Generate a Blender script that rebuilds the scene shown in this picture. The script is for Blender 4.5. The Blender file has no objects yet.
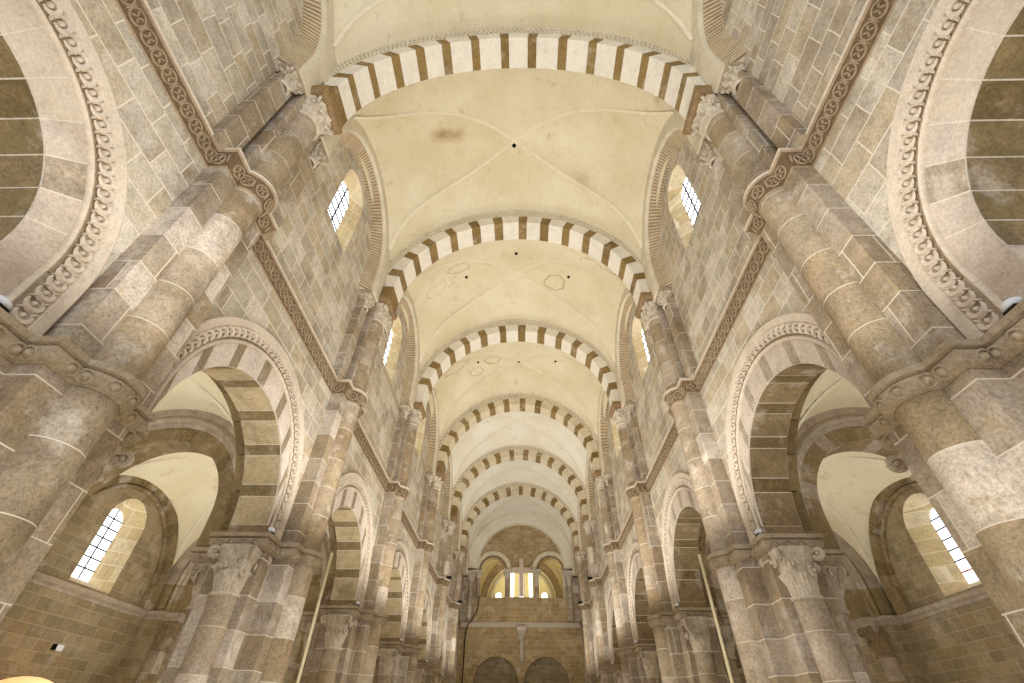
import bpy, bmesh, math, random
from mathutils import Vector, Matrix
from mathutils.geometry import tessellate_polygon
from math import sin, cos, pi, sqrt, atan2, radians

SC = bpy.context.scene
COL = SC.collection
# ------------------------------------------------------------------ camera
EYE = 1.6
cam = bpy.data.cameras.new('camera'); camo = bpy.data.objects.new('camera', cam); COL.objects.link(camo)
cam.sensor_fit = 'HORIZONTAL'; cam.sensor_width = 36.0
cam.lens = 444.1486 / 1024 * 36.0
cam.clip_start = 0.05; cam.clip_end = 300
TH, YAW, ROLL = .7353, -.0275, -.0125
fw = Vector((sin(-YAW) * -1, cos(YAW), 0))          # forward on the ground
fw = Vector((-sin(-YAW), cos(YAW), 0)) if False else Vector((sin(YAW) * 1, cos(YAW), 0))
rt = Vector((cos(YAW), -sin(YAW), 0))
vd = (fw * cos(TH) + Vector((0, 0, 1)) * sin(TH)).normalized()
up = (Vector((0, 0, 1)) * cos(TH) - fw * sin(TH)).normalized()
cr, sr = cos(ROLL), sin(ROLL)
R2 = rt * cr + up * -sr; U2 = rt * sr + up * cr
camo.matrix_world = Matrix(((R2.x, U2.x, -vd.x, .2), (R2.y, U2.y, -vd.y, 0), (R2.z, U2.z, -vd.z, EYE), (0, 0, 0, 1)))
SC.camera = camo
# ------------------------------------------------------------------ light and exposure
W = bpy.data.worlds.new('daylight'); SC.world = W; W.use_nodes = True
bg = W.node_tree.nodes['Background']; bg.inputs[0].default_value = (.93, .96, 1, 1); bg.inputs[1].default_value = 1.5
SC.view_settings.view_transform = 'Standard'; SC.view_settings.look = 'None'
SC.view_settings.exposure = 0.22; SC.view_settings.gamma = 1; SC.view_settings.use_curve_mapping = False
PANE = 2.8        # brightness of the daylight in the window glass
AISLE_FILL = 95.0  # watts of the unseen fill lights added in the aisles
FLOOD = 165.0     # base watts of the mid-air flood and fill discs
SC.cycles.use_denoising = True
SC.cycles.max_bounces = 7; SC.cycles.diffuse_bounces = 5; SC.cycles.caustics_reflective = False; SC.cycles.caustics_refractive = False
SC.cycles.sample_clamp_indirect = 4.0

# ------------------------------------------------------------------ measured dimensions (metres above the floor)
PY = [-2.0, 4.18, 10.59, 17.03, 23.69, 30.31, 36.66, 43.2]      # pier centre lines
YEND = 43.2; YBACK = -2.9
WU = 5.03                                                       # nave wall face
AU = 6.12                                                       # aisle face of the arcade wall
XO = 12.1                                                       # outer aisle wall face
Z0b, Z0t = 4.44, 4.73                                           # impost band
Z1b, Z1t = 8.67, 9.07                                           # frieze
ZA = 12.9                                                       # springing of the vault arches
ZC, RA = 13.08, 4.3
def py(k, s):
    return PY[k] + (.07 * s if k == 1 else 0)
def bayc(k, s):      # arcade arch of the bay between pier k and k+1: centre, r, zc, R, ZC
    if k == 0: return (1.05 + .09 * s, 1.58, 5.3, 2.44, 5.42)
    c = (PY[k] + PY[k + 1]) / 2
    L = PY[k + 1] - PY[k]
    return (c - .18, L / 2 - 1.2, 4.88, L / 2 - .67, 5.34)
ORD = ['nearest', 'second', 'third', 'fourth', 'fifth', 'sixth', 'farthest']

# ------------------------------------------------------------------ materials
def srgb(*c):
    return tuple(((v / 255) / 12.92 if v / 255 <= .04045 else ((v / 255 + .055) / 1.055) ** 2.4) for v in c) + (1,)
class NT:
    def __init__(s, name):
        s.m = bpy.data.materials.new(name); s.m.use_nodes = True; s.t = s.m.node_tree; s.t.nodes.clear()
        s.out = s.n('ShaderNodeOutputMaterial'); s.b = s.n('ShaderNodeBsdfPrincipled')
        s.l(s.b.outputs[0], s.out.inputs[0]); s.b.inputs['Roughness'].default_value = .85
        s.b.inputs['Specular IOR Level'].default_value = .25
    def n(s, ty, **k):
        x = s.t.nodes.new(ty)
        for a, v in k.items(): setattr(x, a, v)
        return x
    def l(s, a, b): s.t.links.new(a, b)
    def v(s, sock, val):
        if isinstance(val, bpy.types.NodeSocket): s.l(val, sock)
        else: sock.default_value = val
    def math(s, op, a, b=None, c=None, clamp=False):
        x = s.n('ShaderNodeMath', operation=op, use_clamp=clamp); s.v(x.inputs[0], a)
        if b is not None: s.v(x.inputs[1], b)
        if c is not None: s.v(x.inputs[2], c)
        return x.outputs[0]
    def mix(s, f, a, b, mode='MIX'):
        x = s.n('ShaderNodeMix', data_type='RGBA', blend_type=mode); s.v(x.inputs[0], f); s.v(x.inputs[6], a); s.v(x.inputs[7], b)
        return x.outputs[2]
    def noise(s, vec, sc, det=5, ro=.6, w=None):
        x = s.n('ShaderNodeTexNoise'); x.inputs['Scale'].default_value = sc; x.inputs['Detail'].default_value = det
        x.inputs['Roughness'].default_value = ro; s.l(vec, x.inputs['Vector']); return x.outputs['Fac']
    def ramp(s, f, stops, interp='LINEAR'):
        x = s.n('ShaderNodeValToRGB'); s.l(f, x.inputs[0]); r = x.color_ramp; r.interpolation = interp
        while len(r.elements) > 1: r.elements.remove(r.elements[-1])
        r.elements[0].position = stops[0][0]; r.elements[0].color = stops[0][1]
        for p, c in stops[1:]:
            e = r.elements.new(p); e.color = c
        return x.outputs[0]
    def pos(s):
        return s.n('ShaderNodeNewGeometry').outputs['Position']
    def bump(s, h, st=.3, d=.02, prev=None):
        x = s.n('ShaderNodeBump'); x.inputs['Strength'].default_value = st; x.inputs['Distance'].default_value = d
        s.l(h, x.inputs['Height'])
        if prev: s.l(prev, x.inputs['Normal'])
        s.l(x.outputs[0], s.b.inputs['Normal']); return x.outputs[0]
def g(v): return (v, v, v, 1)

def weather(T, P, col, amt=1.0, dark=(108, 92, 68), ochre=(182, 156, 116), pale=(224, 216, 204)):
    """mottling, ochre blotches and lime bloom that belong to the stone itself"""
    fine = T.noise(P, 26, 4, .75); med = T.noise(P, 5.5, 6, .7); big = T.noise(P, .9, 5, .6)
    c = T.mix(T.math('MULTIPLY', T.ramp(med, [(.5, g(0)), (.66, g(1))]), .5 * amt), col, T.mix(1, col, srgb(*ochre), 'MULTIPLY') if False else srgb(*ochre))
    c = T.mix(T.math('MULTIPLY', T.ramp(big, [(.5, g(0)), (.66, g(1))]), .42 * amt), c, srgb(*dark))
    c = T.mix(T.math('MULTIPLY', T.ramp(T.noise(P, 1.7, 5, .65), [(.55, g(0)), (.66, g(1))]), .42 * amt), c, srgb(*pale))
    f = T.ramp(fine, [(.3, g(.52)), (.5, g(.88)), (.72, g(1.1))])
    q = min(1, .25 + .75 * amt)
    c = T.mix(q, c, f, 'MULTIPLY')
    c = T.mix(q, c, T.ramp(T.noise(P, 70, 3, .8), [(.35, g(.8)), (.5, g(1)), (.7, g(1.12))]), 'MULTIPLY')
    c = T.mix(q, c, T.ramp(T.noise(P, 3.1, 7, .8), [(.3, g(.62)), (.5, g(.96)), (.7, g(1.12))]), 'MULTIPLY')
    return c, fine, med

def ashlar(name, tones, bw, bh, mortar=(222, 214, 198), ms=.012, amt=1.0, flat=False, bump=.5, **kw):
    T = NT(name); P = T.pos()
    sp = T.n('ShaderNodeSeparateXYZ'); T.l(P, sp.inputs[0])
    wob = T.math('MULTIPLY', T.math('SUBTRACT', T.noise(P, 1.3, 2), .5), .05)
    cb = T.n('ShaderNodeCombineXYZ')
    T.l(T.math('ADD', T.math('ADD', sp.outputs[0], sp.outputs[1]), wob), cb.inputs[0])
    # courses of uneven height
    zz = T.math('ADD', sp.outputs[2], T.math('MULTIPLY', T.math('SINE', T.math('MULTIPLY', sp.outputs[2], 2.1)), .07))
    T.l(T.math('ADD', zz, T.math('MULTIPLY', wob, .4)), cb.inputs[1])
    B = T.n('ShaderNodeTexBrick'); T.l(cb.outputs[0], B.inputs['Vector'])
    B.inputs['Color1'].default_value = g(0); B.inputs['Color2'].default_value = g(1); B.inputs['Mortar'].default_value = g(.5)
    B.inputs['Scale'].default_value = 1; B.inputs['Mortar Size'].default_value = ms; B.inputs['Mortar Smooth'].default_value = .3
    B.inputs['Brick Width'].default_value = bw; B.inputs['Row Height'].default_value = bh
    B.offset = .5; B.squash = .72; B.squash_frequency = 3
    n = len(tones)
    c = T.ramp(B.outputs['Color'], [((i + .0) / n, srgb(*t)) for i, t in enumerate(tones)], 'CONSTANT')
    c, fine, med = weather(T, P, c, amt, **kw)
    c = T.mix(T.math('MULTIPLY', B.outputs['Fac'], .8), c, srgb(*mortar))
    T.l(c, T.b.inputs['Base Color'])
    h = T.math('ADD', T.math('MULTIPLY', fine, .3), T.math('MULTIPLY', med, .8))
    b = T.bump(h, bump, .02)
    T.bump(T.math('SUBTRACT', 1, B.outputs['Fac']), .35, .01, b)
    return T.m
def block(name, tone, amt=1.0, bump=.45, rough=.85, **kw):
    T = NT(name); P = T.pos()
    c, fine, med = weather(T, P, srgb(*tone), amt, **kw)
    T.l(c, T.b.inputs['Base Color']); T.b.inputs['Roughness'].default_value = rough
    T.bump(T.math('ADD', T.math('MULTIPLY', fine, .3), T.math('MULTIPLY', med, .7)), bump, .02)
    return T.m
def plain(name, tone, rough=.6, metal=0, emit=None):
    T = NT(name); T.b.inputs['Base Color'].default_value = srgb(*tone); T.b.inputs['Roughness'].default_value = rough
    T.b.inputs['Metallic'].default_value = metal
    if emit:
        T.b.inputs['Emission Color'].default_value = srgb(*emit[0]); T.b.inputs['Emission Strength'].default_value = emit[1]
    return T.m
def plaster(name, base, warm, stain, rings=()):
    T = NT(name); P = T.pos()
    big = T.noise(P, .45, 6, .62); med = T.noise(P, 2.2, 6, .7); fine = T.noise(P, 14, 4, .7)
    c = T.mix(T.ramp(big, [(.38, g(0)), (.66, g(1))]), srgb(*base), srgb(*warm))
    c = T.mix(T.math('MULTIPLY', T.ramp(med, [(.56, g(0)), (.78, g(1))]), .5), c, srgb(*stain))
    c = T.mix(T.math('MULTIPLY', T.ramp(T.noise(P, 1.1, 7, .75), [(.6, g(0)), (.72, g(1))]), .35), c, srgb(150, 112, 62))
    sp = T.n('ShaderNodeSeparateXYZ'); T.l(P, sp.inputs[0])
    w = T.math('MULTIPLY', T.math('SUBTRACT', T.noise(P, 2.6, 3), .5), .5)
    for (x, y, r, wd, a) in rings:              # old water marks on the plaster
        dx = T.math('SUBTRACT', sp.outputs[0], x); dy = T.math('MULTIPLY', T.math('SUBTRACT', sp.outputs[1], y), 1.3)
        d = T.math('ADD', T.math('SQRT', T.math('ADD', T.math('MULTIPLY', dx, dx), T.math('MULTIPLY', dy, dy))), w)
        if wd > 0: e = T.math('SUBTRACT', 1, T.math('DIVIDE', T.math('ABSOLUTE', T.math('SUBTRACT', d, r)), wd), clamp=True)
        else: e = T.math('SUBTRACT', 1, T.math('DIVIDE', d, r), clamp=True)
        c = T.mix(T.math('MULTIPLY', e, a), c, srgb(150, 120, 70))
    c = T.mix(1, c, T.ramp(fine, [(.3, g(.93)), (.7, g(1.05))]), 'MULTIPLY')
    T.l(c, T.b.inputs['Base Color']); T.b.inputs['Roughness'].default_value = .9
    T.bump(T.math('ADD', med, T.math('MULTIPLY', fine, .3)), .3, .04)
    return T.m

M = {}
M['wall'] = ashlar('nave_ashlar', [(194, 185, 168), (204, 194, 175), (186, 175, 157), (198, 183, 157), (214, 205, 188), (188, 175, 152)], .72, .4, amt=.85)
M['pier'] = ashlar('pier_ashlar', [(178, 164, 146), (168, 152, 130), (186, 172, 154), (170, 152, 126), (180, 166, 148), (220, 208, 194), (164, 146, 122), (174, 158, 136)], 1.9, .62, ms=.01, bump=.6)
M['shaft'] = ashlar('shaft_stone', [(182, 166, 144), (170, 152, 124), (188, 172, 152), (166, 146, 116), (222, 208, 190), (178, 160, 134), (172, 156, 132)], 3.7, .78, ms=.008, bump=.4)
M['aisle'] = ashlar('aisle_rubble', [(150, 136, 108), (160, 144, 114), (142, 128, 100), (166, 148, 116), (152, 132, 98)], .62, .27, mortar=(176, 162, 132), ms=.008, amt=.55)
M['end'] = ashlar('end_ashlar', [(188, 164, 122), (176, 150, 108), (198, 174, 134), (182, 158, 112)], .6, .3, mortar=(206, 188, 152), ms=.008, amt=.7)
M['white'] = block('pale_voussoir', (236, 230, 216), .2)
M['cream'] = block('cream_voussoir', (224, 212, 184), .3)
M['dark'] = block('brown_voussoir', (150, 124, 76), .7)
M['dark2'] = block('umber_voussoir', (138, 112, 64), .7)
M['pinkish'] = block('rose_stone', (208, 194, 180), .5)
M['mid'] = block('grey_brown_stone', (180, 166, 148), .9)
M['midd'] = block('brown_stone', (150, 130, 98), 1)
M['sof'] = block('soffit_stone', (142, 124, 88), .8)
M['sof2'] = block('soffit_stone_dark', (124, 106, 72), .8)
M['carved'] = block('carved_stone', (210, 196, 178), .35, dark=(126, 104, 78))
M['carvedin'] = block('shaded_carved_ground', (162, 142, 114), .5)  # darker tone puts the shade of carved hollows into the colour
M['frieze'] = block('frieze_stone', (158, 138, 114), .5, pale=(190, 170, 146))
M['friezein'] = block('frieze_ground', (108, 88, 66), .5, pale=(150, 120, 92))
M['ring'] = block('impost_stone', (186, 170, 146), .7)
M['capital'] = block('capital_stone', (214, 202, 182), .7)
M['capbrown'] = block('abacus_stone', (146, 118, 80), .6, pale=(176, 148, 104))
M['mortar'] = block('lime_mortar', (226, 218, 204), .3)
M['reveal'] = ashlar('window_reveal_stone', [(224, 206, 166), (232, 218, 184), (214, 194, 150), (222, 204, 160)], .7, .42, mortar=(240, 230, 206), amt=.5)
M['dirtycream'] = block('grimy_cream_stone', (204, 186, 150), .8)
M['palerose'] = block('pale_rose_stone', (224, 211, 198), .45)
M['greybrown'] = block('grey_brown_voussoir', (160, 143, 118), .7)
M['ridge'] = block('reeded_stone', (208, 190, 158), .5)
M['bandw'] = block('lime_washed_band', (220, 210, 186), .35)
M['floor'] = ashlar('floor_flags', [(196, 184, 162), (206, 194, 172), (188, 176, 152)], .9, .6, amt=.4)
M['vault'] = plaster('warm_plaster', (222, 213, 188), (210, 197, 164), (190, 171, 130),
    [(-2.68, 13.05, .45, .08, .5), (-3.74, 13.8, .42, .06, .35), (1.86, 14.25, .5, .08, .6), (3.28, 12.2, .4, .06, .45), (-1.53, 20.3, .42, .1, .5), (-2.49, 21, .35, .08, .45), (-3.5, 19.8, .6, .15, .3), (-2.64, 6.97, .5, 0, .8), (-2.1, 7.05, .45, 0, .6), (2.6, 8.6, .4, 0, .35)])
M['arrislit'] = block('painted_lit_arris', (234, 224, 200), .15)  # pale tone paints the lit groin lines into the colour
M['vaultw'] = plaster('white_plaster', (232, 228, 214), (222, 214, 194), (206, 196, 170))
M['vaulta'] = plaster('aisle_plaster', (228, 220, 194), (218, 208, 176), (192, 176, 136))
M['vaulty'] = plaster('narthex_plaster', (240, 230, 184), (234, 220, 160), (214, 196, 140))
M['pane'] = plain('daylit_glass', (250, 252, 255), .3, 0, ((240, 246, 255), PANE))
M['lead'] = plain('leading', (52, 56, 66), .5)
M['leadred'] = plain('red_glazing_bar', (190, 60, 50), .5)
M['lampwhite'] = plain('lamp_white', (226, 228, 236), .4)
M['black'] = plain('black_metal', (16, 14, 12), .6)
M['cable'] = plain('black_cable', (30, 26, 22), .7)
M['pole'] = plain('cream_pole', (216, 204, 166), .45)
M['cross'] = block('cross_stone', (214, 196, 176), .3)
M['hole'] = plain('dark_hole', (14, 10, 6), .95)
M['orange'] = plain('warm_lampshade', (250, 224, 180), .5, 0, ((255, 200, 130), .7))

# ------------------------------------------------------------------ mesh helpers
ORG = {}      # world origin of each object, so that parts are stored in the frame of their thing
LOCAL = None
class MB:
    def __init__(s): s.v = []; s.f = []; s.m = []; s.mats = []
    def mi(s, key):
        if key not in s.mats: s.mats.append(key)
        return s.mats.index(key)
    def add(s, vs, fs, mat):
        o = len(s.v); s.v += [tuple(p) for p in vs]; k = s.mi(mat)
        for f in fs: s.f.append(tuple(o + i for i in f)); s.m.append(k)
    def box(s, x0, x1, y0, y1, z0, z1, mat):
        s.add([(x, y, z) for z in (z0, z1) for y in (y0, y1) for x in (x0, x1)],
              [(0, 2, 3, 1), (4, 5, 7, 6), (0, 1, 5, 4), (2, 6, 7, 3), (0, 4, 6, 2), (1, 3, 7, 5)], mat)
    def prism(s, poly, z0, z1, mat, cap=True):
        n = len(poly); vs = [(x, y, z0) for x, y in poly] + [(x, y, z1) for x, y in poly]
        fs = [(i, (i + 1) % n, (i + 1) % n + n, i + n) for i in range(n)]
        if cap: fs += [tuple(range(n - 1, -1, -1)), tuple(range(n, 2 * n))]
        s.add(vs, fs, mat)
    def grid(s, P, nu, nv, mat, cu=False, cv=False):
        """P[i][j] points"""
        vs = [P[i][j] for i in range(nu) for j in range(nv)]
        fs = []
        for i in range(nu if cu else nu - 1):
            for j in range(nv if cv else nv - 1):
                a, b = i, (i + 1) % nu; c, d = j, (j + 1) % nv
                fs.append((a * nv + c, b * nv + c, b * nv + d, a * nv + d))
        s.add(vs, fs, mat)
    def sphere(s, c, r, mat, n=8, m=5, squash=(1, 1, 1)):
        P = [[(c[0] + r * squash[0] * sin(pi * j / m) * cos(2 * pi * i / n), c[1] + r * squash[1] * sin(pi * j / m) * sin(2 * pi * i / n), c[2] + r * squash[2] * cos(pi * j / m)) for j in range(m + 1)] for i in range(n)]
        s.grid(P, n, m + 1, mat, cu=True)
    def build(s, name, parent=None, smooth=False, angle=None):
        me = bpy.data.meshes.new(name); me.from_pydata(s.v, [], s.f); me.polygons.foreach_set('material_index', s.m)
        for k in s.mats: me.materials.append(M[k])
        bm = bmesh.new(); bm.from_mesh(me); bmesh.ops.recalc_face_normals(bm, faces=bm.faces); bm.to_mesh(me); bm.free()
        if smooth or angle is not None:
            me.polygons.foreach_set('use_smooth', [True] * len(me.polygons))
            if angle is not None: me.set_sharp_from_angle(angle=radians(angle))
        me.update()
        o = bpy.data.objects.new(name, me); COL.objects.link(o)
        off = ORG.get(parent.name, Vector((0, 0, 0))) if parent else Vector(LOCAL or (0, 0, 0))
        if parent: o.parent = parent
        if off.length: me.transform(Matrix.Translation(-off))
        ORG[o.name] = off.copy()
        return o
def tag(o, label=None, cat=None, group=None, kind=None):
    if label: o['label'] = label
    if cat: o['category'] = cat
    if group: o['group'] = group
    if kind: o['kind'] = kind
    return o
def thing(name, loc, label, cat, group=None, kind=None):
    o = bpy.data.objects.new(name, None); o.location = loc; COL.objects.link(o); o.empty_display_size = .2
    ORG[o.name] = Vector(loc)
    return tag(o, label, cat, group, kind)
SIDE = {-1: 'left', 1: 'right'}

def arcpts(cx, cy, r, a0, a1, n): return [(cx + r * cos(a0 + (a1 - a0) * i / n), cy + r * sin(a0 + (a1 - a0) * i / n)) for i in range(n + 1)]

class Arch:
    """ring of stones; plane 'Y' -> runs along Y on side s (w is distance from the nave axis), plane 'X' -> spans X (w is Y)"""
    def __init__(s, mb, plane, c, side=1): s.mb = mb; s.pl = plane; s.c = c; s.s = side
    def P(s, h, z, w): return (s.s * w, s.c + h, z) if s.pl == 'Y' else (s.c + h, w, z)
    def seg(s, prof, a0, a1, mat, n=3):
        rows = []
        for i in range(n + 1):
            a = a0 + (a1 - a0) * i / n
            rows.append([s.P(r * cos(a), zc + r * sin(a), w) for r, zc, w in prof])
        m = len(prof); vs = [p for r in rows for p in r]
        fs = [(i * m + j, i * m + (j + 1) % m, (i + 1) * m + (j + 1) % m, (i + 1) * m + j) for i in range(n) for j in range(m)]
        fs += [tuple(range(m)), tuple(n * m + j for j in range(m - 1, -1, -1))]
        s.mb.add(vs, fs, mat)
    def leg(s, prof, sgn, z0, mat, z1=None):
        vs = [s.P(sgn * r, z0, w) for r, zc, w in prof] + [s.P(sgn * r, zc if z1 is None else z1, w) for r, zc, w in prof]
        m = len(prof)
        s.mb.add(vs, [(j, (j + 1) % m, (j + 1) % m + m, j + m) for j in range(m)] + [tuple(range(m)), tuple(range(2 * m - 1, m - 1, -1))], mat)

def offset_path(path, o, closed=False):
    """offset a 2D polyline to its left side with mitres"""
    n = len(path); out = []
    for i in range(n):
        p = Vector(path[i])
        a = Vector(path[i - 1]) if (closed or i > 0) else None
        b = Vector(path[(i + 1) % n]) if (closed or i < n - 1) else None
        d1 = (p - a).normalized() if a is not None else None
        d2 = (b - p).normalized() if b is not None else None
        if d1 is None: d1 = d2
        if d2 is None: d2 = d1
        n1 = Vector((-d1.y, d1.x)); n2 = Vector((-d2.y, d2.x)); m = n1 + n2
        if m.length < 1e-6: m = n1
        m.normalize(); k = 1 / max(.35, m.dot(n1)); out.append((p.x + m.x * o * k, p.y + m.y * o * k))
    return out
def sweep(mb, path, prof, mats, s=1, closed=False):
    """prof [(offset, z)], mats per profile edge"""
    L = [[(s * x, y, z) for x, y in offset_path(path, o, closed)] for o, z in prof]
    n = len(path)
    for j in range(len(prof) - 1):
        vs = L[j] + L[j + 1]; fs = [(i, (i + 1) % n, (i + 1) % n + n, i + n) for i in range(n if closed else n - 1)]
        mb.add(vs, fs, mats if isinstance(mats, str) else mats[j])
def walk(path, step, closed=False):
    """even stations per straight run: (point, tangent, left normal)"""
    res = []; pts = list(path) + ([path[0]] if closed else [])
    # merge short runs (curved parts) into one
    runs = []; cur = [Vector(pts[0])]
    for i in range(1, len(pts)):
        p = Vector(pts[i])
        if len(cur) >= 2:
            d1 = (cur[-1] - cur[-2]).normalized(); d2 = (p - cur[-1]).normalized()
            if d1.dot(d2) < .8: runs.append(cur); cur = [cur[-1]]
        cur.append(p)
    runs.append(cur)
    for r in runs:
        seg = [(r[i + 1] - r[i]).length for i in range(len(r) - 1)]; L = sum(seg)
        k = max(1, round(L / step))
        if L < step * .45: continue
        for q in range(k):
            t = (q + .5) / k * L; i = 0
            while i < len(seg) - 1 and t > seg[i]: t -= seg[i]; i += 1
            d = (r[i + 1] - r[i]).normalized(); p = r[i] + d * t
            res.append((p, d, Vector((-d.y, d.x)), L / k))
    return res
def torus_on(mb, C, A, B, R, r, mat, n=12, m=5, a0=0, a1=2 * pi, taper=False):
    """ring in plane of unit vectors A,B"""
    N = A.cross(B); full = abs(a1 - a0 - 2 * pi) < 1e-6
    rows = []
    for i in range(n if full else n + 1):
        a = a0 + (a1 - a0) * i / n; d = A * cos(a) + B * sin(a)
        rr = r * (1 if not taper else .35 + .9 * sin(pi * i / n))
        rows.append([C + d * R + (d * cos(2 * pi * j / m) + N * sin(2 * pi * j / m)) * rr for j in range(m)])
    mb.grid(rows, len(rows), m, mat, cu=full, cv=True)
def blob(mb, C, A, B, N, a, b, h, mat, n=8, m=3):
    """half-ellipsoid boss on a surface with normal N"""
    rows = []
    for j in range(m + 1):
        t = pi / 2 * j / m
        rows.append([C + A * a * cos(t) * cos(2 * pi * i / n) + B * b * cos(t) * sin(2 * pi * i / n) + N * h * sin(t) for i in range(n)])
    mb.grid(rows, m + 1, n, mat, cv=True)
def poly_face(mb, outer, holes, to3, mat):
    loops = [[Vector((a, b, 0)) for a, b in outer]] + [[Vector((a, b, 0)) for a, b in h] for h in holes]
    tr = tessellate_polygon(loops); pts = [p for l in loops for p in l]
    mb.add([to3(p.x, p.y) for p in pts], [tuple(t) for t in tr], mat)

# ------------------------------------------------------------------ capital
def capital(mb, cx, cy, zb, zt, r, hx, hy, seed, mat='capital'):
    """bell from a round neck to a square top with two tiers of leaves, corner scrolls and small carved knots"""
    rnd = random.Random(seed); na, nz = 72, 22; ph = rnd.random() * .4
    rows = []
    for j in range(nz + 1):
        t = j / nz; z = zb + (zt - zb) * t; row = []
        k = t ** 1.7
        for i in range(na):
            a = 2 * pi * i / na; ca, sa = cos(a), sin(a)
            sq = 1 / max(abs(ca) / hx, abs(sa) / hy); sq = min(sq, 1.28 * min(hx, hy) + .0)
            R = r * (1 - k) + sq * .93 * k
            t1 = t / .5 if t < .5 else (t - .5) / .42
            leaf = abs(cos(4 * a + (0 if t < .5 else pi / 2) + ph)) ** .7
            lip = (t1 ** 2.2 if t1 <= 1 else max(0, 1 - (t1 - 1) * 8)) * leaf * .085
            rib = -.028 * (abs(sin(12 * a)) ** 3) * leaf * (t1 < 1)
            R += lip + rib + .02 * sin(7 * a + 9 * t + seed) * sin(11 * t + 3 * a)
            row.append((cx + R * ca, cy + R * sa, z))
        rows.append(row)
    mb.grid(rows, nz + 1, na, mat, cv=True)
    h = zt - zb; V = Vector
    for sx in (-1, 1):
        for sy in (-1, 1):
            C = V((cx + sx * hx * .84, cy + sy * hy * .84, zt - h * .16)); D = V((sx, sy, 0)).normalized()
            torus_on(mb, C, D, V((0, 0, 1)), h * .1, h * .05, mat, 12, 5, -pi * .9, pi * .9)
            mb.sphere(C, h * .055, mat, 6, 4)
    for q in range(9):
        a = 2 * pi * (q + rnd.random() * .6) / 9; t = .45 + .35 * rnd.random()
        R = r + (min(hx, hy) - r) * t + .06
        C = V((cx + R * cos(a), cy + R * sin(a), zb + h * t)); N = V((cos(a), sin(a), 0)); A = V((-sin(a), cos(a), 0)); U = V((0, 0, 1))
        A2 = A * cos(q) + U * sin(q)
        torus_on(mb, C, A2, N.cross(A2), h * .085, h * .034, mat, 10, 4, 0, 4.4)
        blob(mb, C, A, U, N, h * .04, h * .06, h * .1, mat, 6, 2)
    # necking
    torus_on(mb, V((cx, cy, zb)), V((1, 0, 0)), V((0, 1, 0)), r + .012, .035, mat, 28, 6)

def half_column(mb, cx, cy, r, z0, z1, mat='shaft', a0=0, a1=2 * pi, n=28):
    full = True
    P = [[(cx + r * cos(2 * pi * i / n), cy + r * sin(2 * pi * i / n), z) for z in (z0, z1)] for i in range(n)]
    mb.grid(P, n, 2, mat, cu=True)

# ------------------------------------------------------------------ nave piers
def pier_outline(j0, j1):
    """plan (u, dy) counter-clockwise with the nave side towards smaller u; j0/j1 = jamb half widths near and far"""
    col = [(4.74 + .31 * cos(a), .31 * sin(a)) for a in [pi / 2 + .12 + (pi - .24) * i / 12 for i in range(13)]]  # from +y side round the nose to -y
    pts = [(4.70, .66)] + col[0:0]
    return col
def pier_path(hn, hf):
    """closed path for the impost band; travelling so that the outside is on the left"""
    P = []
    nose = [(4.74 + .31 * cos(a), .31 * sin(a)) for a in [-(pi / 2 + .12) - (pi - .24) * i / 12 for i in range(13)]]
    # start near side (dy negative), nave face, go -y to +y round the nose
    P += [(WU, -hn), (WU, -.66), (4.70, -.66)] + nose + [(4.70, .66), (WU, .66), (WU, hf), (6.0, hf), (6.0, .34), (6.95, .34), (6.95, -.34), (6.0, -.34), (6.0, -hn)]
    return P
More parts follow.
